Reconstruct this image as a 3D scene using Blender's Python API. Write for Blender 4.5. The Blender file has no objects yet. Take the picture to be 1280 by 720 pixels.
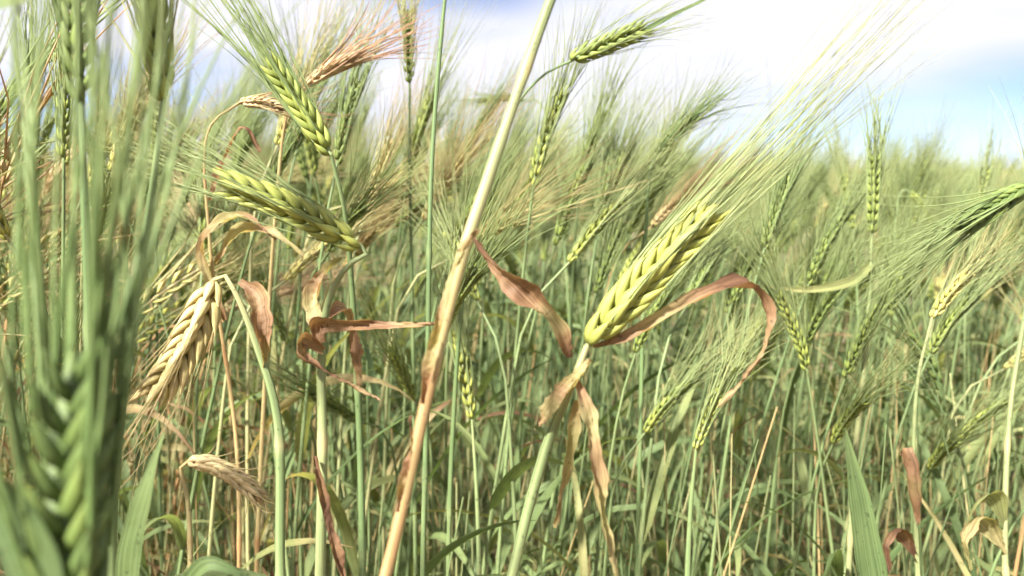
import bpy, math
import numpy as np
from mathutils import Matrix, Vector

R = math.radians
SC = bpy.context.scene
COL = SC.collection

# ------------------------------------------------------------------ camera
CAM = np.array([0.0, 0.0, 0.82])
PITCH = R(7.6)
FPX = 1108.0                       # focal length in photo pixels (1280 wide)
cam_d = bpy.data.cameras.new("camera")
cam_d.sensor_width = 36.0
cam_d.lens = 36.0 * FPX / 1280.0
cam_d.clip_start = 0.01
cam_d.clip_end = 6000.0
cam_d.dof.use_dof = True
cam_d.dof.focus_distance = 0.46
cam_d.dof.aperture_fstop = 11.0
cam = bpy.data.objects.new("camera", cam_d)
cam.location = CAM
cam.rotation_euler = (math.pi / 2 - PITCH, 0, 0)
COL.objects.link(cam)
SC.camera = cam
FW = np.array([0, math.cos(PITCH), -math.sin(PITCH)])
UP = np.array([0, math.sin(PITCH), math.cos(PITCH)])
RT = np.array([1.0, 0, 0])

# ------------------------------------------------------------------ sky and sun
SUN_EL, SUN_AZ = R(46), R(-142)    # azimuth from +Y, clockwise towards +X
world = bpy.data.worlds.new("World")
SC.world = world
world.use_nodes = True
nt = world.node_tree
nt.nodes.clear()
def N(tree, kind, **kw):
    n = tree.nodes.new(kind)
    for k, v in kw.items():
        setattr(n, k, v)
    return n
w_out = N(nt, 'ShaderNodeOutputWorld')
w_bg = N(nt, 'ShaderNodeBackground')
w_bg.inputs['Strength'].default_value = 0.05
sky = N(nt, 'ShaderNodeTexSky', sky_type='NISHITA', sun_disc=False, sun_elevation=SUN_EL,
        sun_rotation=SUN_AZ, air_density=0.35, dust_density=0.1, ozone_density=2.0)
tc = N(nt, 'ShaderNodeTexCoord')
mp = N(nt, 'ShaderNodeMapping')
mp.inputs['Scale'].default_value = (1.5, 1.5, 6.5)
mp.inputs['Location'].default_value = (1.2, 4.6, 15.65)
no = N(nt, 'ShaderNodeTexNoise')
no.inputs['Scale'].default_value = 1.3
no.inputs['Detail'].default_value = 3.0
no.inputs['Roughness'].default_value = 0.45
rp = N(nt, 'ShaderNodeValToRGB')
rp.color_ramp.elements[0].color = (.16, .16, .16, 1)
rp.color_ramp.elements[0].position = 0.29
rp.color_ramp.elements[1].position = 0.50
mx = N(nt, 'ShaderNodeMix', data_type='RGBA')
mx.inputs[7].default_value = (5.2, 5.2, 5.9, 1)       # thin bright cloud
nt.links.new(tc.outputs['Generated'], mp.inputs['Vector'])
nt.links.new(mp.outputs['Vector'], no.inputs['Vector'])
nt.links.new(no.outputs['Fac'], rp.inputs['Fac'])
nt.links.new(rp.outputs['Color'], mx.inputs[0])
nt.links.new(sky.outputs['Color'], mx.inputs[6])
nt.links.new(mx.outputs[2], w_bg.inputs['Color'])
nt.links.new(w_bg.outputs['Background'], w_out.inputs['Surface'])

sun_d = bpy.data.lights.new("sun", 'SUN')
sun_d.energy = 4.9
sun_d.angle = R(4)
sun_d.color = (1.0, 0.96, 0.89)
sun = bpy.data.objects.new("sun", sun_d)
sdir = Vector((math.sin(SUN_AZ) * math.cos(SUN_EL), math.cos(SUN_AZ) * math.cos(SUN_EL), math.sin(SUN_EL)))
sun.rotation_euler = (-sdir).to_track_quat('-Z', 'Y').to_euler()
sun.location = (-3, -3, 6)
COL.objects.link(sun)

SC.view_settings.view_transform = 'Standard'
SC.view_settings.look = 'None'
SC.view_settings.gamma = 1.0
SC.view_settings.use_curve_mapping = False
SC.view_settings.exposure = 2.0
SC.render.engine = 'CYCLES'
SC.cycles.use_denoising = True
SC.cycles.max_bounces = 5
SC.cycles.transmission_bounces = 6
SC.cycles.diffuse_bounces = 4
SC.cycles.adaptive_threshold = 0.03
SC.cycles.caustics_reflective = False
SC.cycles.caustics_refractive = False

# ------------------------------------------------------------------ materials
def organ_material(name, stops, rough, transl, grain_scale, grain_amt, spec=0.35, blotch=0.25, specks=False):
    """Colour follows the plant's own ripeness ('dry' attribute), with fibres along the organ."""
    m = bpy.data.materials.new(name)
    m.use_nodes = True
    t = m.node_tree
    t.nodes.clear()
    L = t.links.new
    out = N(t, 'ShaderNodeOutputMaterial')
    pr = N(t, 'ShaderNodeBsdfPrincipled')
    pr.inputs['Roughness'].default_value = rough
    pr.inputs['Specular IOR Level'].default_value = spec
    dry = N(t, 'ShaderNodeAttribute', attribute_name='dry')
    rnd = N(t, 'ShaderNodeAttribute', attribute_name='rnd')
    uv = N(t, 'ShaderNodeAttribute', attribute_name='uvw')
    oi = N(t, 'ShaderNodeObjectInfo')
    # fibres
    mpn = N(t, 'ShaderNodeMapping')
    mpn.inputs['Scale'].default_value = grain_scale
    fib = N(t, 'ShaderNodeTexNoise', noise_dimensions='4D')
    fib.inputs['Scale'].default_value = 1.0
    fib.inputs['Detail'].default_value = 2.0
    L(uv.outputs['Vector'], mpn.inputs['Vector'])
    L(mpn.outputs['Vector'], fib.inputs['Vector'])
    wadd = N(t, 'ShaderNodeMath', operation='MULTIPLY_ADD')
    wadd.inputs[1].default_value = 37.0
    L(rnd.outputs['Fac'], wadd.inputs[0])
    L(oi.outputs['Random'], wadd.inputs[2])
    L(wadd.outputs[0], fib.inputs['W'])
    # blotches of ripening
    geo = N(t, 'ShaderNodeTexCoord')
    bl = N(t, 'ShaderNodeTexNoise')
    bl.inputs['Scale'].default_value = 38.0
    bl.inputs['Detail'].default_value = 3.0
    L(geo.outputs['Object'], bl.inputs['Vector'])
    def madd(src, mul, add):
        n = N(t, 'ShaderNodeMath', operation='MULTIPLY_ADD')
        L(src, n.inputs[0]); n.inputs[1].default_value = mul
        if hasattr(add, 'node'):
            L(add, n.inputs[2])
        else:
            n.inputs[2].default_value = add
        return n.outputs[0]
    a = madd(bl.outputs['Fac'], blotch, -0.5 * blotch)
    b = madd(oi.outputs['Random'], 0.08, -0.04)
    c = madd(rnd.outputs['Fac'], 0.14, -0.07)
    s1 = N(t, 'ShaderNodeMath', operation='ADD'); L(a, s1.inputs[0]); L(b, s1.inputs[1])
    s2 = N(t, 'ShaderNodeMath', operation='ADD'); L(s1.outputs[0], s2.inputs[0]); L(c, s2.inputs[1])
    s3 = N(t, 'ShaderNodeMath', operation='ADD', use_clamp=True); L(s2.outputs[0], s3.inputs[0]); L(dry.outputs['Fac'], s3.inputs[1])
    ramp = N(t, 'ShaderNodeValToRGB')
    cr = ramp.color_ramp
    while len(cr.elements) > 1:
        cr.elements.remove(cr.elements[-1])
    for i, (p, col) in enumerate(stops):
        e = cr.elements[0] if i == 0 else cr.elements.new(p)
        e.position = p
        e.color = (*col, 1)
    L(s3.outputs[0], ramp.inputs['Fac'])
    fr = N(t, 'ShaderNodeMapRange')
    fr.inputs[1].default_value = 0.3; fr.inputs[2].default_value = 0.7
    fr.inputs[3].default_value = 1 - grain_amt; fr.inputs[4].default_value = 1 + grain_amt
    L(fib.outputs['Fac'], fr.inputs[0])
    mul = N(t, 'ShaderNodeMix', data_type='RGBA', blend_type='MULTIPLY')
    mul.inputs[0].default_value = 1.0
    L(ramp.outputs['Color'], mul.inputs[6]); L(fr.outputs[0], mul.inputs[7])
    sp = N(t, 'ShaderNodeTexNoise'); sp.inputs['Scale'].default_value = 420.0; sp.inputs['Detail'].default_value = 1.0
    L(geo.outputs['Object'], sp.inputs['Vector'])
    sr = N(t, 'ShaderNodeMapRange')
    sr.inputs[1].default_value = .66; sr.inputs[2].default_value = .74
    sr.inputs[3].default_value = 1.0; sr.inputs[4].default_value = .55 if specks else 1.0
    L(sp.outputs['Fac'], sr.inputs[0])
    clean = mul
    mul = N(t, 'ShaderNodeMix', data_type='RGBA', blend_type='MULTIPLY'); mul.inputs[0].default_value = 1.0
    L(clean.outputs[2], mul.inputs[6]); L(sr.outputs[0], mul.inputs[7])
    L(mul.outputs[2], pr.inputs['Base Color'])
    bmp = N(t, 'ShaderNodeBump')
    bmp.inputs['Strength'].default_value = 0.6
    bmp.inputs['Distance'].default_value = 0.0006
    L(fib.outputs['Fac'], bmp.inputs['Height'])
    L(bmp.outputs['Normal'], pr.inputs['Normal'])
    if transl > 0:
        tr = N(t, 'ShaderNodeBsdfTranslucent')
        hs = N(t, 'ShaderNodeMix', data_type='RGBA', blend_type='MULTIPLY')
        hs.inputs[0].default_value = 1.0
        hs.inputs[7].default_value = (1.35, 1.3, 0.75, 1)
        L(mul.outputs[2], hs.inputs[6]); L(hs.outputs[2], tr.inputs['Color'])
        ms = N(t, 'ShaderNodeMixShader')
        ms.inputs[0].default_value = transl
        L(pr.outputs[0], ms.inputs[1]); L(tr.outputs[0], ms.inputs[2])
        L(ms.outputs[0], out.inputs['Surface'])
    else:
        L(pr.outputs[0], out.inputs['Surface'])
    return m

M_STEM = organ_material("barley_stem", [(0, (.125, .185, .072)), (.3, (.20, .25, .105)), (.55, (.33, .32, .15)),
                                        (.78, (.40, .31, .14)), (1, (.36, .21, .09))], .50, .12, (14, 5, 1), .45, blotch=.4, specks=True)
M_LEAF = organ_material("barley_leaf", [(0, (.092, .140, .050)), (.25, (.15, .20, .075)), (.5, (.26, .27, .105)),
                                        (.7, (.36, .30, .14)), (.86, (.28, .165, .088)), (1, (.155, .080, .045))],
                        .62, .42, (9, 10, 1), .36, blotch=.36, specks=True)
M_GRAIN = organ_material("barley_grain", [(0, (.085, .13, .035)), (.3, (.235, .28, .06)), (.55, (.38, .375, .085)),
                                          (.8, (.48, .39, .16)), (1, (.50, .38, .21))], .60, .14, (5, 1.2, 1), .30)
M_AWN = organ_material("barley_awn", [(0, (.125, .19, .06)), (.12, (.20, .26, .10)), (.35, (.29, .34, .145)), (.65, (.40, .35, .16)),
                                      (1, (.45, .28, .18))], .50, .32, (2, 6, 1), .12, .25)
MATS = [M_STEM, M_LEAF, M_GRAIN, M_AWN]
STEM, LEAF, GRAIN, AWN = 0, 1, 2, 3

def soil_material():
    m = bpy.data.materials.new("field_soil")
    m.use_nodes = True
    t = m.node_tree
    pr = t.nodes['Principled BSDF']
    pr.inputs['Roughness'].default_value = .95
    tcn = N(t, 'ShaderNodeTexCoord')
    n1 = N(t, 'ShaderNodeTexNoise'); n1.inputs['Scale'].default_value = 22; n1.inputs['Detail'].default_value = 8
    r1 = N(t, 'ShaderNodeValToRGB')
    r1.color_ramp.elements[0].color = (.075, .055, .036, 1); r1.color_ramp.elements[0].position = .3
    r1.color_ramp.elements[1].color = (.20, .15, .09, 1); r1.color_ramp.elements[1].position = .7
    bp = N(t, 'ShaderNodeBump'); bp.inputs['Distance'].default_value = .02
    t.links.new(tcn.outputs['Object'], n1.inputs['Vector'])
    t.links.new(n1.outputs['Fac'], r1.inputs['Fac'])
    t.links.new(r1.outputs['Color'], pr.inputs['Base Color'])
    t.links.new(n1.outputs['Fac'], bp.inputs['Height'])
    t.links.new(bp.outputs['Normal'], pr.inputs['Normal'])
    return m

# ------------------------------------------------------------------ geometry kernel (numpy)
def unit(v):
    v = np.asarray(v, float)
    return v / max(np.linalg.norm(v), 1e-12)

def catmull(P, n):
    P = np.asarray(P, float)
    if len(P) == 2:
        t = np.linspace(0, 1, n)[:, None]
        return P[0] * (1 - t) + P[1] * t
    Q = np.vstack([2 * P[0] - P[1], P, 2 * P[-1] - P[-2]])
    k = np.concatenate([[0], np.cumsum(np.sqrt(np.linalg.norm(np.diff(Q, axis=0), axis=1)) + 1e-9)])  # centripetal knots
    ts = np.interp(np.linspace(0, 1, n), np.concatenate([[0], np.cumsum(np.linalg.norm(np.diff(P, axis=0), axis=1))]) /
                   np.sum(np.linalg.norm(np.diff(P, axis=0), axis=1)), k[1:-1])
    out = []
    for t in ts:
        i = min(max(np.searchsorted(k, t) - 1, 1), len(Q) - 3)
        p0, p1, p2, p3 = Q[i - 1], Q[i], Q[i + 1], Q[i + 2]
        t0, t1, t2, t3 = k[i - 1], k[i], k[i + 1], k[i + 2]
        a1 = (t1 - t) / (t1 - t0) * p0 + (t - t0) / (t1 - t0) * p1
        a2 = (t2 - t) / (t2 - t1) * p1 + (t - t1) / (t2 - t1) * p2
        a3 = (t3 - t) / (t3 - t2) * p2 + (t - t2) / (t3 - t2) * p3
        b1 = (t2 - t) / (t2 - t0) * a1 + (t - t0) / (t2 - t0) * a2
        b2 = (t3 - t) / (t3 - t1) * a2 + (t - t1) / (t3 - t1) * a3
        out.append((t2 - t) / (t2 - t1) * b1 + (t - t1) / (t2 - t1) * b2)
    return np.array(out)

def frames(P, ref):
    T = np.gradient(P, axis=0)
    T /= np.maximum(np.linalg.norm(T, axis=1, keepdims=True), 1e-12)
    nrm = np.asarray(ref, float)
    Ns = []
    for t in T:
        nrm = nrm - t * np.dot(nrm, t)
        if np.linalg.norm(nrm) < 1e-6:
            nrm = np.cross(t, [0.3, 0.5, 0.81])
        nrm = unit(nrm)
        Ns.append(nrm)
    Ns = np.array(Ns)
    return T, Ns, np.cross(T, Ns)

class Geo:
    """verts, triangles and the per-vertex attributes dry / rnd / uvw."""
    def __init__(s):
        s.V, s.F, s.D, s.Rn, s.UV, s.M, s.n = [], [], [], [], [], [], 0
    def add(s, V, F, dry, uv, mat, rnd=0.5):
        V = np.asarray(V, float); F = np.asarray(F, int)
        s.V.append(V); s.F.append(F + s.n)
        s.D.append(np.broadcast_to(np.asarray(dry, float), (len(V),)).copy())
        s.Rn.append(np.broadcast_to(np.asarray(rnd, float), (len(V),)).copy())
        s.UV.append(np.asarray(uv, float))
        s.M.append(np.broadcast_to(np.asarray(mat), (len(F),)).copy())
        s.n += len(V)
    def flat(s):
        if len(s.V) > 1:
            s.V, s.F, s.D, s.Rn, s.UV, s.M = [[np.concatenate(x)] for x in (s.V, s.F, s.D, s.Rn, s.UV, s.M)]
        return s.V[0], s.F[0], s.D[0], s.Rn[0], s.UV[0], s.M[0]
    def stamp(s, g, mat4, ddry=0.0, rnd=0.5):
        V, F, D, Rn, UV, M = g.flat()
        A = np.asarray(mat4, float)
        s.add(V @ A[:3, :3].T + A[:3, 3], F, D + ddry, UV, M, rnd)
    def mesh(s, name, origin=(0, 0, 0)):
        V, F, D, Rn, UV, M = s.flat()
        V = V - np.asarray(origin, float)
        me = bpy.data.meshes.new(name)
        me.vertices.add(len(V)); me.vertices.foreach_set('co', V.astype(np.float32).ravel())
        me.loops.add(3 * len(F)); me.loops.foreach_set('vertex_index', F.astype(np.int32).ravel())
        me.polygons.add(len(F)); me.polygons.foreach_set('loop_start', np.arange(0, 3 * len(F), 3, dtype=np.int32))
        used = sorted(set(M.tolist()))
        remap = {k: i for i, k in enumerate(used)}
        me.polygons.foreach_set('material_index', np.vectorize(remap.get)(M).astype(np.int32))
        me.polygons.foreach_set('use_smooth', np.ones(len(F), bool))
        for nm, arr in (('dry', D), ('rnd', Rn)):
            a = me.attributes.new(nm, 'FLOAT', 'POINT'); a.data.foreach_set('value', arr.astype(np.float32))
        a = me.attributes.new('uvw', 'FLOAT_VECTOR', 'POINT')
        a.data.foreach_set('vector', np.column_stack([UV, np.zeros(len(UV))]).astype(np.float32).ravel())
        for k in used:
            me.materials.append(MATS[k])
        me.update(calc_edges=True)
        return me

def tube(g, P, rad, sides, dry, mat, ref=(0.3, -1, 0.2), rnd=0.5, cap=True):
    P = np.asarray(P, float); n = len(P)
    rad = np.broadcast_to(np.asarray(rad, float), (n,))
    dry = np.broadcast_to(np.asarray(dry, float), (n,))
    T, A, B = frames(P, ref)
    th = np.linspace(0, 2 * np.pi, sides, endpoint=False)
    V = (P[:, None, :] + rad[:, None, None] * (np.cos(th)[None, :, None] * A[:, None, :] + np.sin(th)[None, :, None] * B[:, None, :])).reshape(-1, 3)
    Ls = np.concatenate([[0], np.cumsum(np.linalg.norm(np.diff(P, axis=0), axis=1))])
    uv = np.column_stack([np.tile(np.abs(th / np.pi - 1), n), np.repeat(Ls, sides)])
    i = np.arange(n - 1)[:, None] * sides; j = np.arange(sides)[None, :]; j2 = (j + 1) % sides
    a, b, c, d = (i + j).ravel(), (i + j2).ravel(), (i + sides + j2).ravel(), (i + sides + j).ravel()
    F = np.vstack([np.column_stack([a, b, c]), np.column_stack([a, c, d])])
    g.add(V, F, np.repeat(dry, sides), uv, mat, rnd)

def blade(g, P, width, dry, ref, twist=0.0, fold=0.25, mat=LEAF, rnd=0.5, curl=0.0, across=3, crinkle=0.0, seed=0):
    """A leaf: ribbon with a keel fold, normal near ref, twisting along its length."""
    P = np.asarray(P, float); n = len(P)
    width = np.broadcast_to(np.asarray(width, float), (n,))
    dry = np.broadcast_to(np.asarray(dry, float), (n,))
    T, A, B = frames(P, ref)
    tw = np.linspace(0, 1, n) * twist if np.isscalar(twist) else np.interp(np.linspace(0, 1, n), np.linspace(0, 1, len(twist)), twist)
    c, s_ = np.cos(tw)[:, None], np.sin(tw)[:, None]
    S = B * c + A * s_; Nn = A * c - B * s_
    us = np.linspace(-1, 1, across)
    V = []
    cr = np.random.default_rng(seed)
    ks = np.linspace(0, 1, n)
    ll = np.sum(np.linalg.norm(np.diff(P, axis=0), axis=1)) / .11
    f1, f2, p1, p2 = ll * cr.uniform(9, 16), ll * cr.uniform(24, 40), cr.uniform(0, 6), cr.uniform(0, 6)
    for u in us:
        ang = curl * u
        lat = (np.sin(ang) / curl if curl else u)
        V.append(P + S * (lat * width / 2)[:, None] + Nn * ((fold * abs(u) + ((1 - np.cos(ang)) / curl if curl else 0)) * width / 2)[:, None])
    if crinkle:
        for j, u in enumerate(us):
            wv = np.sin(ks * f1 + p1 + u * 2.2) + .6 * np.sin(ks * f2 + p2 - u * 3.1) + .35 * cr.normal(size=n)
            V[j] = V[j] + Nn * (crinkle * wv)[:, None] + S * (.5 * crinkle * np.sin(ks * f2 * .8 + u * 5))[:, None]
    V = np.stack(V, 1).reshape(-1, 3)
    Ls = np.concatenate([[0], np.cumsum(np.linalg.norm(np.diff(P, axis=0), axis=1))])
    uv = np.column_stack([np.tile(us, n), np.repeat(Ls, across)])
    i = np.arange(n - 1)[:, None] * across; j = np.arange(across - 1)[None, :]
    a, b, c2, d = (i + j).ravel(), (i + j + 1).ravel(), (i + across + j + 1).ravel(), (i + across + j).ravel()
    g.add(V, np.vstack([np.column_stack([a, b, c2]), np.column_stack([a, c2, d])]), np.repeat(dry, across), uv, mat, rnd)

def leaf_width(n, w, blunt=0.12):
    t = np.linspace(0, 1, n)
    return w * np.clip(np.minimum(1, (t + 0.02) / blunt) ** 0.5 * (1 - t ** 2.2) + 0.02, 0.02, 1)

def grain_geo(sides, rings, dry=0.0):
    """One husked barley grain, unit length along +Z, back facing +Y, pointed at the tip."""
    g = Geo()
    t = np.linspace(0, 1, rings)
    prof = np.interp(t, [0, .1, .3, .55, .8, 1], [.30, .75, 1, .84, .40, .05])
    th = np.linspace(0, 2 * np.pi, sides, endpoint=False)
    V, uv, D = [], [], []
    for ti, p in zip(t, prof):
        for a in th:
            x = .19 * p * np.cos(a)
            y = .15 * p * np.sin(a) * (1.0 if np.sin(a) > 0 else .75) + .05 * np.sin(ti * np.pi)
            V.append((x, y, ti)); uv.append((abs(a / np.pi - 1), ti)); D.append(dry + .10 * (ti - .4))
    F = []
    for i in range(rings - 1):
        for j in range(sides):
            k = (j + 1) % sides
            a, b, c, d = i * sides + j, i * sides + k, (i + 1) * sides + k, (i + 1) * sides + j
            F += [(a, b, c), (a, c, d)]
    for j in range(1, sides - 1):
        F.append((0, j + 1, j))
    g.add(V, F, D, uv, GRAIN)
    return g

def awn_geo(bend, n=7, sides=3, dry=0.0, r0=.00042, r1=.00007):
    """One bristle, unit length along +Z (thickness scaled separately), bowed towards +X."""
    g = Geo()
    t = np.linspace(0, 1, n)
    P = np.column_stack([np.sin(t * bend) * t * .5, np.zeros(n), t])
    tube(g, P, np.interp(t, [0, 1], [r0, r1]) / .1, sides, dry + .25 * t, AWN, ref=(0, 1, 0))
    return g

def basis(z, y):
    z = unit(z); y = np.asarray(y, float); y = y - z * np.dot(y, z)
    y = unit(y) if np.linalg.norm(y) > 1e-9 else unit(np.cross(z, [.31, .2, .9]))
    return np.column_stack([np.cross(y, z), y, z])

def ear_items(rng, spine, ref, nodes=10, grain=.0105, awn=.11, spread=7.0, tilt=17.0, fat=1.0, six=True, awn_fat=None, offs=None):
    """Grain and awn placements along a spine: each entry (4x4, is_awn)."""
    n = len(spine)
    T, A, B = frames(spine, ref)
    items = []
    tot = nodes * 2
    for k in range(tot):
        f = (k + .2) / tot * .93
        x = f * (n - 1); i = min(int(x), n - 2); w = x - i
        p = spine[i] * (1 - w) + spine[i + 1] * w
        t = unit(T[i] * (1 - w) + T[i + 1] * w); a = unit(A[i] * (1 - w) + A[i + 1] * w); b = np.cross(t, a)
        side = 1 if k % 2 else -1
        size = np.interp(f, [0, .12, .6, 1], [.72, 1, 1, .72]) * grain * rng.uniform(.92, 1.06)
        for off in (offs or ((0, 62, -62) if six else (0,))):
            az = R(off + rng.uniform(-6, 6))
            rdir = side * (np.cos(az) * b + np.sin(az) * a)
            tl = R(tilt * (1.0 if off == 0 else 1.12) + rng.uniform(-3, 3))
            gz = np.cos(tl) * t + np.sin(tl) * rdir
            s = size * (1 if off == 0 else .92)
            m = np.eye(4)
            m[:3, :3] = basis(gz, rdir) * s * np.array([fat, fat, 1])
            m[:3, 3] = p + rdir * .0013 * fat
            items.append((m, False))
            tip = m[:3, 3] + gz * s * .97
            sp = R(spread * rng.uniform(.25, 1.5))
            ad = unit(np.cos(sp) * t + np.sin(sp) * rdir + .05 * rng.normal(size=3))
            al = awn * rng.uniform(.78, 1.12) * np.interp(f, [0, .3, 1], [.95, 1, .8])
            am = np.eye(4)
            thick = .1 * (awn_fat or fat)
            am[:3, :3] = basis(ad, np.cross(rdir, ad) + .3 * rng.normal(size=3)) * np.array([thick, thick, al])
            am[:3, 3] = tip
            items.append((am, True))
    return items

# ------------------------------------------------------------------ scene helpers
def link(name, me, parent=None, **props):
    o = bpy.data.objects.new(name, me)
    COL.objects.link(o)
    if parent is not None:
        o.parent = parent
    for k, v in props.items():
        o[k] = v
    return o

def at(px, py, d):
    """Point seen at photo pixel (px, py), d metres ahead of the camera."""
    return CAM + d * (FW + RT * (px - 640) / FPX + UP * (360 - py) / FPX)

# ------------------------------------------------------------------ ground
def ground():
    rng = np.random.default_rng(5)
    xs = np.concatenate([[-3000, -800, -200, -60, -20], np.linspace(-8, 8, 65), [20, 60, 200, 800, 3000]])
    ys = np.concatenate([[-300, -60, -10], np.linspace(-2, 10, 49), [20, 60, 200, 800, 4000]])
    X, Y = np.meshgrid(xs, ys)
    Z = -.012 + .012 * np.sin(X * 9 + np.sin(Y * 3)) * np.cos(Y * 7 + X) + rng.normal(size=X.shape) * .006
    V = np.column_stack([X.ravel(), Y.ravel(), Z.ravel()])
    nx = len(xs); F = []
    for j in range(len(ys) - 1):
        for i in range(nx - 1):
            a = j * nx + i
            F.append((a, a + 1, a + nx + 1, a + nx))
    me = bpy.data.meshes.new("field_ground")
    me.from_pydata(V.tolist(), [], F)
    me.materials.append(soil_material())
    link("field_ground", me, kind="structure")
ground()

# ------------------------------------------------------------------ plants grown from a seed (crop in the depth of the field)
def grow(rng, lod, height, lean, lean_az, nod, dryness, ear_dry, leaves=4, has_ear=True, leaf_dry=None):
    """Returns dict of part name -> list of Geo, base at the origin."""
    parts = {'stem': [], 'leaf': [], 'ear': [], 'awns': []}
    la = np.array([math.cos(lean_az), math.sin(lean_az), 0])
    z = np.array([0, 0, 1.0])
    # stem: near vertical below, bowing over towards the top
    ns = {0: 12, 1: 8, 2: 5, 3: 3}[lod]
    t = np.linspace(0, 1, 24)
    ang = lean * .35 + lean * t ** 2 + nod * np.clip((t - .86) / .14, 0, 1) ** 1.5
    step = height / 23
    wob = rng.normal(size=2) * .04
    P = [np.zeros(3)]
    for k in range(23):
        d = np.cos(ang[k]) * z + np.sin(ang[k]) * la + np.array([wob[0], wob[1], 0]) * math.sin(t[k] * 6)
        P.append(P[-1] + d * step)
    P = np.array(P)
    idx = np.unique(np.concatenate([np.linspace(0, 17, ns).round().astype(int), np.linspace(17, 23, max(2, ns // 2 + 1)).round().astype(int)]))
    g = Geo()
    rs = {0: .0019, 1: .0019, 2: .0021, 3: .003}[lod]
    tt = t[idx]
    tube(g, P[idx], np.interp(tt, [0, .7, 1], [rs, rs * .9, rs * .5]), {0: 6, 1: 4, 2: 3, 3: 3}[lod],
         dryness + .12 * (1 - tt) + rng.uniform(-.05, .05), STEM)
    if lod <= 1:                                     # nodes on the straw
        for hh in (.30, .55):
            q = P[int(hh * 23)]
            tube(g, np.array([q - z * .004, q, q + z * .004]), np.array([rs, rs * 1.35, rs]), 5 if lod == 0 else 3, dryness + .2, STEM)
    parts['stem'].append(g)
    # leaves
    for k in range(leaves):
        f = np.clip(.16 + .62 * (k + rng.uniform(0, .8)) / max(leaves, 1), 0, .82)
        p0 = P[int(f * 23)]
        az = rng.uniform(0, 2 * np.pi)
        h = np.array([math.cos(az), math.sin(az), 0])
        low = f < .45
        ld = (dryness + (.45 if low and rng.random() < .6 else rng.uniform(-.12, .22))) if leaf_dry is None else leaf_dry + rng.uniform(-.15, .1)
        Lf = rng.uniform(.11, .22)
        w = rng.uniform(.007, .0125) * (.7 if ld > .65 else 1)
        nl = {0: 12, 1: 8, 2: 5, 3: 3}[lod]
        s = np.linspace(0, 1, nl)
        e0 = R(rng.uniform(55, 80)); droop = R(rng.uniform(40, 150)) * (1.25 if ld > .65 else 1)
        an = e0 - droop * s ** 1.3
        dp = np.cos(an)[:, None] * h + np.sin(an)[:, None] * z
        sidew = np.cross(h, z) * rng.uniform(-.5, .5)
        LP = p0 + np.vstack([np.zeros(3), np.cumsum((dp + sidew * s[:, None])[:-1] * Lf / (nl - 1), axis=0)])
        lg = Geo()
        dcol = ld + np.clip((s - .55) * rng.uniform(0, .9), 0, .4)
        blade(lg, LP, leaf_width(nl, w), dcol, z - h * .2, twist=rng.uniform(-1, 1) * (3.5 if ld > .65 else 1.6),
              fold=rng.uniform(.15, .5), across=3 if lod < 2 else 2, rnd=rng.random())
        parts['leaf'].append(lg)
    # ear
    if has_ear:
        L = rng.uniform(.055, .078)
        end = P[-1]; d0 = unit(P[-1] - P[-3])
        side = la
        bend = rng.uniform(.1, .5)
        k = np.linspace(0, 1, 7)
        sp = [end]
        a0 = math.acos(np.clip(d0[2], -1, 1))
        for q in k[1:]:
            a = a0 + bend * q
            sp.append(sp[-1] + (np.cos(a) * z + np.sin(a) * la) * L / 6)
        sp = np.array(sp)
        ref = unit(np.cross(la, z) * math.cos(rng.uniform(0, 3)) + la * math.sin(rng.uniform(0, 3)) + z * .1)
        nodes = {0: 9, 1: 7, 2: 5, 3: 2}[lod]
        it = ear_items(rng, sp, ref, nodes=nodes, grain={0: .0105, 1: .012, 2: .015, 3: .03}[lod], awn=rng.uniform(.095, .13),
                       spread=rng.uniform(5, 9), fat={0: 1, 1: 1.1, 2: 1.35, 3: 1.5}[lod], six=lod < 2)
        eg, ag = Geo(), Geo()
        gg, aw = GRAIN_LOD[lod], AWN_LOD[lod]
        for m, isawn in it:
            if isawn:
                if lod == 0 or rng.random() < (.72 if lod == 1 else 1):
                    ag.stamp(aw[rng.integers(len(aw))], m, ear_dry * .8, rng.random())
            else:
                eg.stamp(gg, m, ear_dry, rng.random())
        tube(eg, sp, .0011, 4 if lod < 2 else 3, ear_dry, STEM)
        parts['ear'].append(eg); parts['awns'].append(ag)
    return parts

GRAIN_LOD = {0: grain_geo(5, 5), 1: grain_geo(3, 4), 2: grain_geo(3, 3), 3: grain_geo(3, 3)}
AWN_LOD = {0: [awn_geo(b, 5) for b in (-.5, -.15, .2, .6)],
           1: [awn_geo(b, 3, r0=.0005) for b in (-.5, -.15, .2, .6)],
           2: [awn_geo(b, 3, r0=.0008, r1=.0002) for b in (-.4, .3)],
           3: [awn_geo(b, 2, r0=.0022, r1=.0008) for b in (-.3, .3)]}

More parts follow.
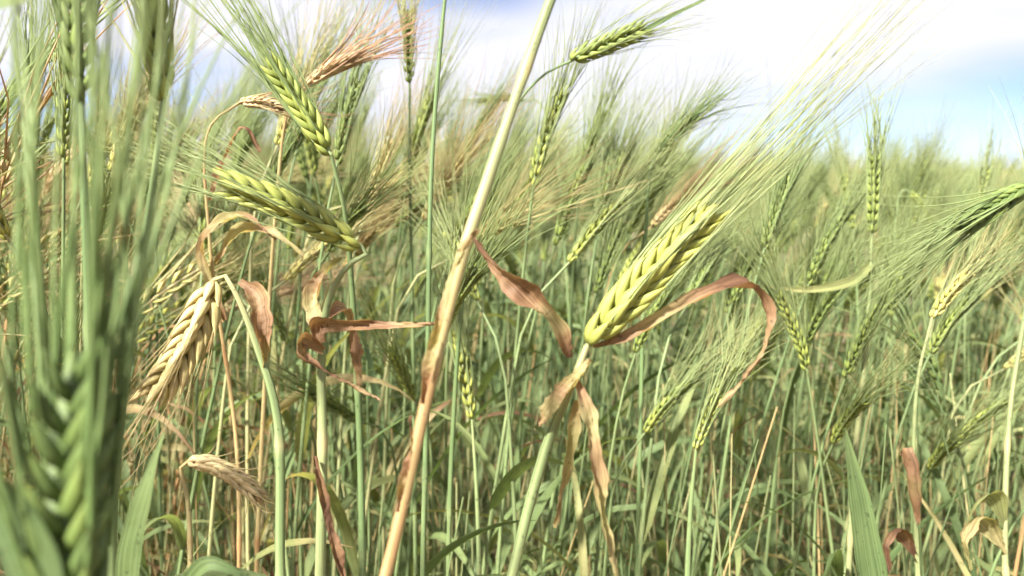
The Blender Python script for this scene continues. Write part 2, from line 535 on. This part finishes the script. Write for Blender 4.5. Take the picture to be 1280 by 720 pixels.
# kinds of plant in the crop: (label, group, probability, settings)
KIND = [
    ("green barley plant with upright ear", "upright green barley plants in the crop",
     dict(lean=(.05, .22), nod=(0, .35), dry=(.02, .22), ear=(.05, .30), leaves=5)),
    ("green barley plant with nodding ear", "nodding green barley plants in the crop",
     dict(lean=(.1, .3), nod=(.7, 1.6), dry=(.08, .28), ear=(.15, .45), leaves=5)),
    ("yellowing barley plant", "ripening yellow barley plants in the crop",
     dict(lean=(.08, .3), nod=(.4, 1.8), dry=(.38, .58), ear=(.5, .8), leaves=4)),
    ("dead straw-coloured barley stalk", "dead straw stalks in the crop",
     dict(lean=(.05, .35), nod=(.6, 2.2), dry=(.7, .92), ear=(.75, 1.0), leaves=5, leaf_dry=.82)),
]
def pick_kind(rng, x, y):
    u = rng.random()
    az = x / max(y, .3)                              # more ripe straw on the left of the view
    straw = np.interp(az, [-.6, -.25, .1, .6], [.26, .10, .0, .01])
    yel = np.interp(az, [-.6, -.25, .1, .6], [.24, .16, .07, .07])
    if u < straw: return 3
    if u < straw + yel: return 2
    return 1 if u < straw + yel + .20 else 0

def grow_kind(rng, kind, lod):
    s = KIND[kind][2]
    return grow(rng, lod, rng.uniform(.66, .80), rng.uniform(*s['lean']), 0.0, rng.uniform(*s['nod']),
                rng.uniform(*s['dry']), rng.uniform(*s['ear']), s['leaves'] if lod < 2 else 2, True, s.get('leaf_dry'))

def wind(rng):
    return rng.normal(0.0, .75) if rng.random() < .72 else rng.uniform(0, 2 * np.pi)   # most lean to +X

def placement(rng, x, y):
    az = x / max(y, .3)
    near = np.clip(1.5 - y / 2.4, 0, 1)
    hs = 1 + near * np.interp(az, [-.6, -.2, .0, .11, .16, .3, .6], [.06, .035, -.015, -.03, -.075, -.08, -.10]) + rng.normal() * .032
    a = wind(rng); c, s = math.cos(a), math.sin(a)
    tx, ty = rng.normal(size=2) * .04
    m = Matrix.Translation((x, y, 0)) @ Matrix.Rotation(tx, 4, 'X') @ Matrix.Rotation(ty, 4, 'Y') @ Matrix.Rotation(a, 4, 'Z') @ Matrix.Diagonal((1, 1, hs, 1))
    return m, a, hs, tx, ty

def scatter(rng, r0, r1, density, half):
    """jittered points in a fan ahead of the camera"""
    area = half * (r1 ** 2 - r0 ** 2)
    n = int(area * density)
    r = np.sqrt(rng.uniform(r0 ** 2, r1 ** 2, n)); a = rng.uniform(-half, half, n)
    return np.column_stack([r * np.sin(a), r * np.cos(a)])

ZONES = [(140, "the large fanning ear"), (270, "the hanging cream ear"), (400, "the bright level ear"), (520, "the feathery dried ear"),
         (640, "the leaning pale straw"), (760, "the ear against the sky"), (900, "the plump diagonal ear"), (1030, "the arching brown leaf"),
         (1130, "the whitish stalk"), (9999, "the ear at the side edge")]

# individuals -----------------------------------------------------------------
def individual_crop(limit=272):
    rng = np.random.default_rng(11)
    protos = []
    for kind in range(4):
        row = []
        for v in range((11, 6, 5, 4)[kind]):
            parts = grow_kind(np.random.default_rng(100 + kind * 10 + v), kind, 0)
            row.append({k: [g.mesh(k) for g in gs] for k, gs in parts.items()})
        protos.append(row)
    pts = scatter(rng, .58, 1.75, 330, R(30))
    pts = pts[np.argsort(np.hypot(pts[:, 0], pts[:, 1]))]
    kept = []
    for p in pts:
        if all(np.hypot(*(p - q)) > .03 for q in kept):
            kept.append(p)
        if len(kept) >= limit:
            break
    made = {}
    for x, y in kept:
        kind = pick_kind(rng, x, y)
        pr = protos[kind][rng.integers(len(protos[kind]))]
        root = bpy.data.objects.new("barley_plant", None)
        root.empty_display_size = .03
        COL.objects.link(root)
        root.matrix_world = placement(rng, x, y)[0]
        root["category"] = "barley"
        link("stem", pr['stem'][0], root)
        for me in pr['leaf']:
            link("leaf", me, root)
        e = link("ear", pr['ear'][0], root)
        link("awns", pr['awns'][0], e, kind="stuff")
        px = 640 + FPX * x / y
        zone = next(z for lim, z in ZONES if px < lim)
        made.setdefault((kind, zone), []).append((y, root))
    order = ("nearest", "second nearest", "third nearest")
    for (kind, zone), rows in made.items():
        rows.sort(key=lambda q: q[0])
        n_own = len(rows) if len(rows) <= 3 else 2
        for i, (y, root) in enumerate(rows):
            root["group"] = KIND[kind][1]
            what = KIND[kind][0]
            if i < n_own:
                root["label"] = ("only " if len(rows) == 1 else order[i] + " ") + what + " behind " + zone
            else:
                root["label"] = what + " farther off behind " + zone
    return np.hypot(*kept[-1])
R_IND = individual_crop()

# the rest of the crop: one mass ------------------------------------------------
def mass_crop():
    rng = np.random.default_rng(23)
    big = Geo()
    lib = {}
    for lod, nv in ((1, 10), (2, 8), (3, 6)):
        for kind in range(4):
            lib[lod, kind] = []
            for v in range(nv if kind == 0 else nv // 2):
                g = Geo()
                pr = grow_kind(np.random.default_rng(1000 + lod * 100 + kind * 20 + v), kind, lod)
                for gs in pr.values():
                    for q in gs:
                        g.stamp(q, np.eye(4), 0, q.flat()[3].mean())
                g.flat()
                lib[lod, kind].append(g)
    def sow(pts, lod):
        for x, y in pts:
            kind = pick_kind(rng, x, y)
            m = np.array(placement(rng, x, y)[0])
            fam = lib[lod, kind]
            big.stamp(fam[rng.integers(len(fam))], m, rng.uniform(-.06, .06), rng.random())
    near = scatter(rng, .55, R_IND, 260, R(62))
    sow([p for p in near if abs(math.atan2(p[0], p[1])) > R(30.5)], 2)
    sow(scatter(rng, R_IND, 2.6, 300, R(38)), 1)
    sow(scatter(rng, 2.6, 8.0, 60, R(38)), 2)
    sow(scatter(rng, 8.0, 50.0, 3.0, R(36)), 3)
    link("barley_crop", big.mesh("barley_crop"), kind="stuff", label="dense mass of green barley receding to the skyline", category="barley crop")
mass_crop()

def leaf_tangle():
    """the thicket of blades between the straws, too many to count"""
    rng = np.random.default_rng(77)
    big = Geo()
    for x, y in np.vstack([scatter(rng, .62, 1.4, 900, R(38)), scatter(rng, 1.4, 3.2, 230, R(38))]):
        L = rng.uniform(.08, .24)
        az = rng.uniform(0, 2 * np.pi)
        h = np.array([math.cos(az), math.sin(az), 0]); z = np.array([0, 0, 1.0])
        n = 8
        k = np.linspace(0, 1, n)
        dry = rng.choice([rng.uniform(.0, .3), rng.uniform(.4, .62), rng.uniform(.66, 1.0)], p=[.62, .20, .18] if x / y > -.2 else [.42, .22, .36])
        e0 = R(rng.uniform(35, 86)); droop = R(rng.uniform(10, 190) if dry > .4 else rng.uniform(5, 120))
        an = e0 - droop * k ** 1.4
        d = np.cos(an)[:, None] * h + np.sin(an)[:, None] * z + np.cross(h, z) * (rng.normal() * .3 * k)[:, None]
        p0 = np.array([x, y, rng.uniform(.05, .52)])
        P = p0 + np.vstack([np.zeros(3), np.cumsum(d[:-1] * L / (n - 1), axis=0)])
        w = rng.uniform(.003, .0085) * (.65 if dry > .6 else 1)
        blade(big, P, leaf_width(n, w), dry + .2 * k * rng.random(), z - h * .3, twist=rng.uniform(-1, 1) * (4 if dry > .6 else 2), fold=rng.uniform(.1, .6), rnd=rng.random())
    for x, y in np.vstack([scatter(rng, .62, 1.3, 1100, R(38)), scatter(rng, 1.3, 2.6, 420, R(38))]):
        h = rng.uniform(.38, .66); a = rng.uniform(0, 6.28); le = rng.uniform(0, .14)
        k = np.linspace(0, 1, 5)
        P = np.column_stack([x + math.cos(a) * le * k ** 1.6, y + math.sin(a) * le * k ** 1.6, h * k])
        d = rng.choice([rng.uniform(.05, .4), rng.uniform(.5, .85)], p=[.75, .25] if x / y > -.2 else [.45, .55])
        tube(big, P, np.interp(k, [0, 1], [.0014, .0007]) * rng.uniform(.7, 1.2), 4, d + .1 * (1 - k), STEM, rnd=rng.random())
    link("leaf_thicket", big.mesh("leaf_thicket"), kind="stuff", label="tangle of green and withered blades between the straws", category="leaves")
leaf_tangle()

# ------------------------------------------------------------------ the plants that can be told apart close to the lens
HG = {}
def shared(kind, key, dry):
    k = (kind, key, round(dry, 2))
    if k not in HG:
        HG[k] = (grain_geo(7, 6, dry) if kind == 'grain' else awn_geo(key, 8, 4, dry * .8)).mesh(kind)
    return HG[k]

def foot(p, lean=(0, 0)):
    """where a straw that passes through p meets the soil"""
    return np.array([p[0] + lean[0], p[1] + lean[1], -.01])

def plant(label, stem, r, dry, ear=None, leaves=(), seed=1, category="barley", name="barley_plant", lean=(0, .02), group=None, nseg=110, joints=(.18, .52)):
    rng = np.random.default_rng(seed)
    stem = [np.asarray(p) for p in stem]
    base = foot(stem[0], lean)
    mid = base * .45 + stem[0] * .55 + np.array([lean[0] * .2, lean[1] * .1, 0])
    P = catmull([base, mid] + stem, nseg)
    root = bpy.data.objects.new(name, None)
    root.empty_display_size = .03
    root.location = base
    COL.objects.link(root)
    root["label"], root["category"] = label, category
    if group: root["group"] = group
    g = Geo()
    n = len(P)
    i0 = int(np.argmin(np.linalg.norm(P - stem[0], axis=1)))
    s_ = np.clip((np.arange(n) - i0) / max(n - 1 - i0, 1), 0, 1)
    rr = np.interp(s_, np.linspace(0, 1, len(r)), r)
    dd = np.interp(s_, np.linspace(0, 1, len(dry)), dry)
    for f in joints:                                  # swollen joint, sheath above it
        x = s_ - f
        rr = rr * (1 + .30 * np.exp(-(x / .012) ** 2) + .10 * ((x > 0) & (x < .33)))
        dd = dd + .22 * np.exp(-(x / .012) ** 2) - .08 * ((x > 0) & (x < .33))
    tube(g, P, rr, 9, dd, STEM)
    link("stem", g.mesh("stem", base), root)
    if ear:
        b, t = np.asarray(ear['base']), np.asarray(ear['tip'])
        L = np.linalg.norm(t - b); ax = unit(t - b)
        sag = np.asarray(ear.get('sag', (0, 0, -1.0)), float) * L * ear.get('curve', .06)
        k = np.linspace(0, 1, 9)[:, None]
        sp = b + (t - b) * k - sag * (4 * k * (1 - k))
        ref = ear.get('ref', -FW)
        rot = Matrix.Rotation(R(ear.get('roll', 25)), 3, Vector(ax))
        ref = np.array(rot @ Vector(ref))
        edry = ear.get('dry', .3)
        it = ear_items(rng, sp, ref, nodes=ear.get('nodes', 9), grain=ear.get('grain', L * .15), awn=ear.get('awn', .12),
                       spread=ear.get('spread', 7), tilt=ear.get('tilt', 20), fat=ear.get('fat', 1.0), offs=ear.get('offs'), awn_fat=ear.get('awn_fat', 1.05))
        eg = Geo()
        tube(eg, sp, .0012, 6, edry, STEM)
        if ear.get('single', True):
            eo = link("ear", eg.mesh("ear", base), root)
            for m, isawn in it:
                m = m.copy(); m[:3, 3] -= base
                if isawn:
                    me = shared('awn', (-.45, -.15, .1, .35, .6)[rng.integers(5)], ear.get('awn_dry', edry))
                else:
                    me = shared('grain', 0, edry)
                o = link("awn" if isawn else "grain", me, eo)
                o.matrix_local = Matrix(m.tolist())
        else:
            ag = Geo()
            gg = grain_geo(6, 5)
            for m, isawn in it:
                if isawn:
                    ag.stamp(AWN_LOD[0][rng.integers(4)], m, ear.get('awn_dry', edry) * .8, rng.random())
                else:
                    eg.stamp(gg, m, edry, rng.random())
            eo = link("ear", eg.mesh("ear", base), root)
            link("awns", ag.mesh("awns", base), eo, kind="stuff")
    for lf in leaves:
        LP = catmull(lf['pts'], lf.get('n', 44))
        lg = Geo()
        wd = lf['w']
        nn = len(LP)
        W = leaf_width(nn, wd, .05) if np.isscalar(wd) else np.interp(np.linspace(0, 1, nn), np.linspace(0, 1, len(wd)), wd)
        ld = lf.get('dry', .2)
        D = np.full(nn, ld) if np.isscalar(ld) else np.interp(np.linspace(0, 1, nn), np.linspace(0, 1, len(ld)), ld)
        if np.mean(D) > .6:                          # shrivelled margin
            k = np.linspace(0, 1, nn)
            W = W * (1 + .13 * np.sin(k * rng.uniform(14, 22) + rng.uniform(0, 6)) + .07 * np.sin(k * 41))
            W[-1] *= .3
            D = D + .07 * np.sin(k * rng.uniform(9, 16) + 1)
        blade(lg, LP, np.abs(W), D, lf.get('ref', -FW + UP * .4), lf.get('twist', .5), lf.get('fold', .3), curl=lf.get('curl', .9 if np.mean(D) > .6 else 0.0), across=5, rnd=rng.random(),
              crinkle=.0008 if np.mean(D) > .6 else .00015, seed=int(rng.integers(1e6)))
        o = link("leaf", lg.mesh("leaf", base), root)
        if 'label' in lf: o["label"] = lf['label']
    return root

mm = .001
# big soft ear close to the lens, bristles up to the top of the picture
plant("large green ear close by with thick bristles fanning up past the picture's top edge",
      [at(84, 1100, .17), at(88, 800, .17)], [2.2*mm, 1.8*mm], [.1, .1],
      dict(offs=(52, -52), base=at(92, 800, .17), tip=at(104, 440, .172), dry=.02, awn_dry=.0, awn=.15, spread=10, fat=1.0, grain=.0165, nodes=8, roll=8, tilt=29, awn_fat=1.75, curve=.03, sag=(1, 0, 0)),
      seed=3, lean=(.01, .05))
# two ears above it, at the upper corner
plant("green upright ear with pale yellow bristles reaching out of the picture's top edge",
      [at(140, 700, .35), at(160, 440, .345), at(190, 240, .335), at(204, 128, .33)], [2*mm, 1.7*mm, 1*mm], [.2, .15],
      dict(grain=0.0135, base=at(204, 128, .33), tip=at(176, -90, .33), dry=.24, awn_dry=.55, awn=.11, spread=15, fat=1.0, roll=70), seed=4)
plant("dull green ear half out of the picture's top edge, behind the fanning bristles",
      [at(118, 700, .32), at(112, 420, .31), at(104, 200, .30), at(102, 130, .30)], [2*mm, 1.6*mm, 1*mm], [.1, .1],
      dict(grain=0.013, base=at(102, 130, .30), tip=at(92, -110, .30), dry=.08, awn=.11, spread=8, fat=1.0, roll=50), seed=5)
# ripe cream ear hanging beside them
plant("ripe cream yellow ear hanging down, its awns pointing at the ground",
      [at(352, 820, .43), at(350, 700, .43), at(346, 520, .43), at(320, 430, .43), at(292, 362, .43), at(278, 343, .43), at(267, 350, .43)],
      [2.2*mm, 2.2*mm, 1.9*mm, 1.1*mm], [.25, .18, .25, .6],
      dict(base=at(267, 350, .43), tip=at(186, 500, .42), dry=.80, awn_dry=.8, awn=0.055, spread=14, fat=1.05, nodes=8, roll=15, curve=.05, sag=(-1, 0, .3), grain=0.019, tilt=26, awn_fat=0.6),
      [dict(pts=[at(300, 352, .435), at(322, 372, .43), at(326, 420, .425), at(330, 462, .43)], w=[.004, .011, .010, .002], dry=[.85, .95, .92, .85], twist=[0, .4, 1.2])],
      seed=6)
# upper middle ear leaning to the left
plant("yellow-green ear tilted steeply with long bristles sweeping to the picture's top",
      [at(455, 800, .56), at(450, 560, .55), at(440, 360, .53), at(430, 260, .51), at(414, 194, .5)], [2.2*mm, 1.9*mm, 1.1*mm], [.15, .1, .2],
      dict(base=at(414, 194, .5), tip=at(336, 78, .5), dry=.30, awn_dry=.12, awn=.12, spread=9, fat=1.0, roll=-20, curve=.02, nodes=8, grain=0.0155, tilt=23), seed=7)
# nodding bright ear with brown leaves below
plant("bright yellow-green ear lying almost level above withered brown leaves",
      [at(396, 860, .41), at(400, 720, .41), at(403, 560, .41), at(402, 440, .41), at(412, 372, .405), at(437, 330, .40), at(458, 318, .40), at(462, 311, .40), at(450, 306, .40)],
      [2.3*mm, 2.3*mm, 1.9*mm, 1.0*mm], [.48, .42, .45, .3],
      dict(base=at(452, 309, .40), tip=at(272, 228, .40), dry=.40, awn_dry=.25, awn=.09, spread=10, fat=1.0, roll=25, curve=.04, nodes=8, grain=0.016, tilt=23, awn_fat=.75),
      [dict(pts=[at(402, 428, .407), at(398, 404, .405), at(430, 405, .40), at(500, 408, .395), at(548, 404, .39)], w=[.006, .009, .005, .004, .001], dry=[.8, .9, .88, .85], twist=[0, .3, 1.3, .6]),
       dict(pts=[at(404, 440, .407), at(376, 424, .40), at(372, 444, .398), at(400, 462, .398), at(440, 482, .40), at(475, 500, .40)], w=[.004, .008, .009, .002, .001, .001], dry=[.8, .92, .95, .8], twist=[0, .5, 1.4]),
       dict(pts=[at(394, 570, .404), at(402, 615, .402), at(414, 668, .40), at(430, 728, .40)], w=[.002, .005, .005, .003], dry=[.95, .88, .8], twist=[.2, .8]),
       dict(pts=[at(400, 420, .407), at(392, 370, .41), at(408, 338, .41), at(430, 322, .41)], w=[.007, .009, .006, .002], dry=[.75, .82, .8, .7], twist=.8),
       dict(pts=[at(408, 400, .41), at(428, 390, .42), at(436, 430, .42), at(448, 484, .42)], w=[.004, .012, .012, .002], dry=[.85, .93, .9], twist=[0, .3, .8])],
      seed=8)
# the main ear
plant("plump yellow-green ear rising diagonally from withered brown leaves, bristles crossing the sky",
      [at(615, 820, .38), at(640, 720, .38), at(662, 630, .38), at(690, 540, .375), at(716, 478, .37), at(734, 432, .37)],
      [2.1*mm, 2.1*mm, 2.2*mm, 1.4*mm], [.35, .32, .35, .55],
      dict(base=at(734, 432, .37), tip=at(892, 262, .375), dry=0.44, awn_dry=0.38, awn=0.19, spread=2.0, fat=0.98, roll=30, curve=.02, nodes=9, grain=0.0205, tilt=21, awn_fat=0.65),
      [dict(pts=[at(712, 446, .368), at(694, 408, .362), at(662, 372, .36), at(634, 344, .36), at(592, 298, .362)], w=[.004, .008, .011, .009, .0015], dry=[.98, .86, .90, .97, 1.08], twist=[.2, -.5, .7, 1.5]),
       dict(pts=[at(742, 436, .372), at(790, 418, .372), at(850, 384, .375), at(905, 362, .38), at(940, 360, .385), at(958, 385, .39), at(955, 425, .39), at(925, 478, .39), at(898, 508, .39)],
            w=[.003, .005, .007, .008, .009, .006, .005, .003, .001], dry=[.85, .78, .84, .9, .92, .75, .7], twist=[.4, .2, .5, 1.1, .4, .9], n=64),
       dict(pts=[at(719, 474, .368), at(728, 498, .364), at(737, 535, .362), at(744, 590, .36), at(752, 650, .36), at(772, 725, .36)], w=[.003, .008, .007, .006, .005, .003], dry=[.80, .86, .8, .74], twist=[.1, .5, .9, .3]),
       dict(pts=[at(674, 532, .372), at(696, 502, .367), at(720, 474, .364), at(740, 450, .364)], w=[.003, .0085, .006, .002], dry=[.88, .80, .76, .7], twist=[.2, .9]),
       dict(pts=[at(722, 500, .37), at(712, 560, .375), at(700, 620, .38), at(694, 660, .385)], w=[.004, .006, .004, .001], dry=[.7, .8, .8], twist=.9)],
      seed=9)
# ear against the sky
plant("small green ear silhouetted against the white sky on a thin dark stalk",
      [at(560, 760, .68), at(566, 540, .66), at(584, 330, .63), at(618, 180, .61), at(652, 122, .605), at(682, 92, .6), at(712, 77, .6)],
      [1.9*mm, 1.7*mm, 1.1*mm, .8*mm], [.2, .1, .05],
      dict(awn_fat=0.6, base=at(712, 77, .6), tip=at(812, 34, .6), dry=.18, awn_dry=.35, awn=0.065, spread=13, fat=1.0, roll=10, curve=.02, nodes=8, grain=0.0135, tilt=25),
      [dict(pts=[at(806, 38, .598), at(840, 20, .60), at(868, 6, .60), at(905, -12, .60)], w=[.0042, .0036, .0030, .0022], dry=[.0, .0], twist=.3)], seed=10)
# pale straw leaning across everything
plant("thick pale straw leaning across the view, orange below and pale green above",
      [at(462, 790, .30), at(487, 700, .302), at(550, 425, .31), at(577, 322, .315), at(607, 232, .32), at(688, 0, .335), at(750, -150, .345)],
      [2.2*mm, 2.15*mm, 2.1*mm, 1.9*mm, 1.7*mm], [.92, .89, .80, .52, .34, .26],
      dict(base=at(750, -150, .345), tip=at(810, -320, .35), dry=.4, awn=.1, single=False),
      [dict(pts=[at(528, 505, .302), at(541, 440, .3035), at(556, 385, .3045), at(580, 312, .307), at(598, 286, .304)], w=[.002, .0046, .0046, .0035, .0006], dry=[.80, .76, .72, .68], twist=[0, .3, .9], curl=1.2),
       dict(pts=[at(497, 640, .2985), at(506, 600, .299), at(516, 556, .2985), at(513, 520, .296)], w=[.001, .0035, .003, .0006], dry=[.84, .8, .76], twist=[0, .6], curl=1.2)], seed=11, lean=(-.05, .01), nseg=140, joints=(.30, .72))
# bleached ear low down
plant("bleached ear drooping low over the brown straw, its pale beard hugging it",
      [at(236, 800, .5), at(238, 700, .5), at(234, 620, .5), at(226, 584, .5), at(236, 576, .5)], [1.6*mm, 1.4*mm, 1*mm], [.75, .8],
      dict(grain=0.0135, base=at(236, 577, .5), tip=at(326, 625, .49), dry=.93, awn_dry=.8, awn=.018, spread=6, fat=1.05, roll=60, curve=.12, nodes=9, tilt=14), seed=12)
# right-hand ear entering from the edge
plant("green ear nodding in from the picture's side edge, bristles trailing down",
      [at(1345, 760, .56), at(1350, 420, .54), at(1340, 260, .52), at(1315, 222, .51), at(1290, 232, .5)], [2.1*mm, 1.8*mm, 1*mm], [.15, .2],
      dict(grain=0.0135, base=at(1290, 232, .5), tip=at(1204, 286, .5), dry=.04, awn_dry=.12, awn=.08, spread=9, fat=1.0, roll=20, curve=.04, nodes=8), seed=13)
# smaller ones that still stand out
plant("tiny dark green ear leaning against the sky above the crop skyline",
      [at(798, 640, .72), at(806, 330, .71), at(813, 215, .70), at(820, 192, .70)], [1.8*mm, 1.1*mm], [.1, .1],
      dict(base=at(820, 192, .70), tip=at(872, 146, .70), dry=.0, awn_dry=.0, awn=.07, spread=6, grain=.0085, single=False), seed=14)
plant("pale green ear standing low beneath the arching brown leaf",
      [at(858, 760, .58), at(863, 640, .58), at(870, 562, .575)], [2*mm, 1*mm], [.2, .25],
      dict(base=at(870, 562, .575), tip=at(904, 482, .57), dry=.36, awn_dry=.3, awn=.07, spread=6, fat=1.2, roll=15), seed=16)
plant("small level ear just behind the leaning straw at the skyline",
      [at(720, 620, 1.2), at(705, 300, 1.2), at(690, 160, 1.2), at(672, 126, 1.2), at(654, 125, 1.2)], [1.8*mm, 1*mm], [.2, .2],
      dict(base=at(654, 125, 1.2), tip=at(598, 128, 1.2), dry=.2, awn=.07, spread=8, fat=1.15, single=False), seed=17)
plant("whitish straight stalk carrying an upright ear at the skyline",
      [at(1058, 760, .68), at(1070, 560, .68), at(1084, 420, .68), at(1090, 292, .68)], [2.2*mm, 2.1*mm, 1.8*mm, 1.1*mm], [.42, .50, .52, .35],
      dict(base=at(1090, 292, .68), tip=at(1094, 190, .68), dry=.22, awn=.08, spread=5, fat=1.1, roll=70),
      [dict(pts=[at(1089, 330, .68), at(1062, 352, .66), at(1010, 362, .65), at(955, 358, .65)], w=[.006, .008, .005, .001], dry=[.45, .5, .65], twist=[0, .7])], seed=18)
plant("small upright ear next to the whitish stalk's ear",
      [at(1080, 760, .95), at(1076, 500, .95), at(1070, 340, .95), at(1066, 286, .95)], [1.9*mm, 1*mm], [.2, .2],
      dict(base=at(1066, 286, .95), tip=at(1052, 214, .95), dry=.3, awn=.10, spread=6, fat=1.1, single=False, roll=80), seed=19)
plant("small drooping ear between the whitish stalk and the side ear",
      [at(1120, 760, 1.05), at(1118, 440, 1.05), at(1120, 270, 1.05), at(1128, 238, 1.05), at(1138, 240, 1.05)], [1.8*mm, 1*mm], [.2, .2],
      dict(base=at(1138, 240, 1.05), tip=at(1168, 284, 1.05), dry=.3, awn=.07, spread=8, fat=1.15, single=False), seed=20)
plant("dried pinkish-brown ear with feathery bristles blown level under the sky",
      [at(320, 800, .66), at(330, 500, .65), at(345, 260, .63), at(360, 140, .62), at(384, 106, .6)], [1.8*mm, 1.4*mm, .9*mm], [.8, .85],
      dict(base=at(384, 106, .6), tip=at(446, 72, .6), dry=.98, awn_dry=1.1, awn=.075, spread=11, fat=1.0, roll=30, nodes=8, grain=.009), seed=21)
plant("dark upright ear under the skyline behind the feathery dried ear",
      [at(520, 760, .75), at(516, 420, .74), at(512, 190, .72), at(512, 104, .72)], [1.8*mm, 1*mm], [.15, .1],
      dict(base=at(512, 104, .72), tip=at(510, 12, .72), dry=.15, awn_dry=.55, awn=.06, spread=16, fat=1.05, roll=60), seed=22)
plant("thin dark stalk rising straight past the picture's top edge",
      [at(528, 760, .52), at(534, 480, .52), at(540, 200, .52), at(558, -20, .52), at(566, -80, .52)], [1.6*mm, 1.3*mm, 1.1*mm], [.1, .02, .0],
      dict(base=at(566, -80, .52), tip=at(575, -190, .52), dry=.2, awn=.08, single=False), seed=23)
plant("slim yellow-green ear standing close behind the leaning straw",
      [at(600, 760, .66), at(596, 620, .66), at(590, 524, .66)], [1.9*mm, 1*mm], [.3, .35],
      dict(base=at(590, 524, .66), tip=at(568, 405, .66), dry=.40, awn_dry=.3, awn=.09, spread=5, fat=1.1, roll=40), seed=24)
plant("dead brown stalk with arched neck and shrivelled head above the level ear",
      [at(300, 800, .6), at(296, 560, .6), at(262, 300, .58), at(262, 160, .57), at(300, 128, .565)], [1.5*mm, 1.2*mm, .8*mm], [.9, .9],
      dict(base=at(300, 128, .565), tip=at(352, 136, .56), dry=1.0, awn_dry=.95, awn=.05, spread=10, fat=.95, nodes=7, grain=.008, single=False),
      [dict(pts=[at(262, 250, .575), at(285, 190, .57), at(305, 160, .56), at(325, 190, .56)], w=[.003, .005, .004, .001], dry=[.9, 1.0], twist=1.5),
       dict(pts=[at(270, 330, .58), at(300, 290, .57), at(340, 292, .56), at(380, 320, .56)], w=[.004, .009, .007, .001], dry=[.72, .76], twist=1.2),
       dict(pts=[at(282, 400, .59), at(255, 300, .57), at(300, 270, .56), at(345, 300, .56)], w=[.004, .008, .007, .001], dry=[.7, .74], twist=1.8)], seed=25)
# leafy shoots
plant("broad blue-green leaf blade pointing up from the bottom edge, beside the whitish stalk",
      [at(1120, 900, .40), at(1104, 790, .40)], [3*mm, 2.5*mm], [.1, .1], None,
      [dict(pts=[at(1104, 790, .40), at(1088, 715, .40), at(1074, 630, .40), at(1056, 535, .40)], w=[.012, .0135, .0095, .0006], dry=[.02, .10, .15], twist=.2, fold=.35)],
      seed=26, category="barley shoot", name="barley_shoot")
plant("dark green blurred leaf blade in the bottom corner beside the large fanning ear",
      [at(-60, 900, .17), at(40, 800, .165)], [2.4*mm, 2*mm], [.1, .1], None,
      [dict(pts=[at(60, 790, .165), at(45, 700, .165), at(14, 640, .165), at(-60, 570, .165)], w=[.008, .011, .0105, .004], dry=[.0, .02], twist=.3)],
      seed=27, category="barley shoot", name="barley_shoot", lean=(0, .04))
plant("rounded green leaf tip poking into the picture's top corner",
      [at(-190, 700, .22), at(-170, 300, .21), at(-140, 60, .2)], [2.2*mm, 1.6*mm], [.1, .1], None,
      [dict(pts=[at(-140, 60, .2), at(-90, 0, .2), at(-20, 4, .2), at(34, 0, .2)], w=[.004, .009, .0105, .0012], dry=[.1, .2], twist=.2)],
      seed=28, category="barley shoot", name="barley_shoot")
plant("bright green folded leaf among straw under the hanging cream ear",
      [at(170, 860, .32), at(160, 760, .32)], [2.4*mm, 2*mm], [.1, .1], None,
      [dict(pts=[at(160, 770, .32), at(165, 690, .315), at(185, 610, .31), at(205, 540, .31)], w=[.009, .010, .008, .001], dry=[.22, .30], twist=.6),
       dict(pts=[at(205, 800, .32), at(232, 735, .315), at(262, 704, .31), at(310, 722, .31)], w=[.005, .007, .006, .001], dry=[.05, .12], twist=.6)],
      seed=29, category="barley shoot", name="barley_shoot")
plant("stalk with crumpled tan and reddish leaves and a small yellowish ear",
      [at(1150, 800, .6), at(1146, 690, .6), at(1142, 560, .6), at(1148, 470, .6), at(1165, 398, .6)], [1.8*mm, 1.4*mm, .9*mm], [.42, .5, .45],
      dict(base=at(1165, 398, .6), tip=at(1214, 340, .6), dry=.62, awn_dry=.55, awn=.06, spread=6, roll=20, nodes=8, grain=.009, single=False),
      [dict(pts=[at(1143, 600, .6), at(1128, 560, .59), at(1136, 590, .585), at(1148, 655, .59)], w=[.004, .012, .012, .002], dry=[.85, .9], twist=[0, .9]),
       dict(pts=[at(1146, 700, .6), at(1120, 660, .59), at(1104, 680, .58), at(1112, 715, .58)], w=[.004, .011, .010, .002], dry=[.95, 1.0], twist=[0, 1.4])], seed=30, category="barley stalk", name="barley_stalk")
plant("stalk with crumpled yellow leaves low at the bottom edge",
      [at(1262, 800, .55), at(1256, 690, .55), at(1262, 520, .55), at(1280, 400, .55), at(1290, 330, .55)], [1.9*mm, 1.6*mm, 1*mm], [.5, .45, .35],
      dict(base=at(1290, 330, .55), tip=at(1300, 225, .55), dry=.4, awn=.08, spread=6, single=False),
      [dict(pts=[at(1257, 690, .55), at(1220, 650, .54), at(1200, 672, .53), at(1212, 715, .53)], w=[.005, .014, .015, .004], dry=[.62, .70], twist=[0, .8]),
       dict(pts=[at(1256, 660, .55), at(1240, 618, .54), at(1218, 630, .535), at(1205, 665, .54)], w=[.004, .012, .010, .002], dry=[.5, .6], twist=[0, 1.0])], seed=31, category="barley stalk", name="barley_stalk")
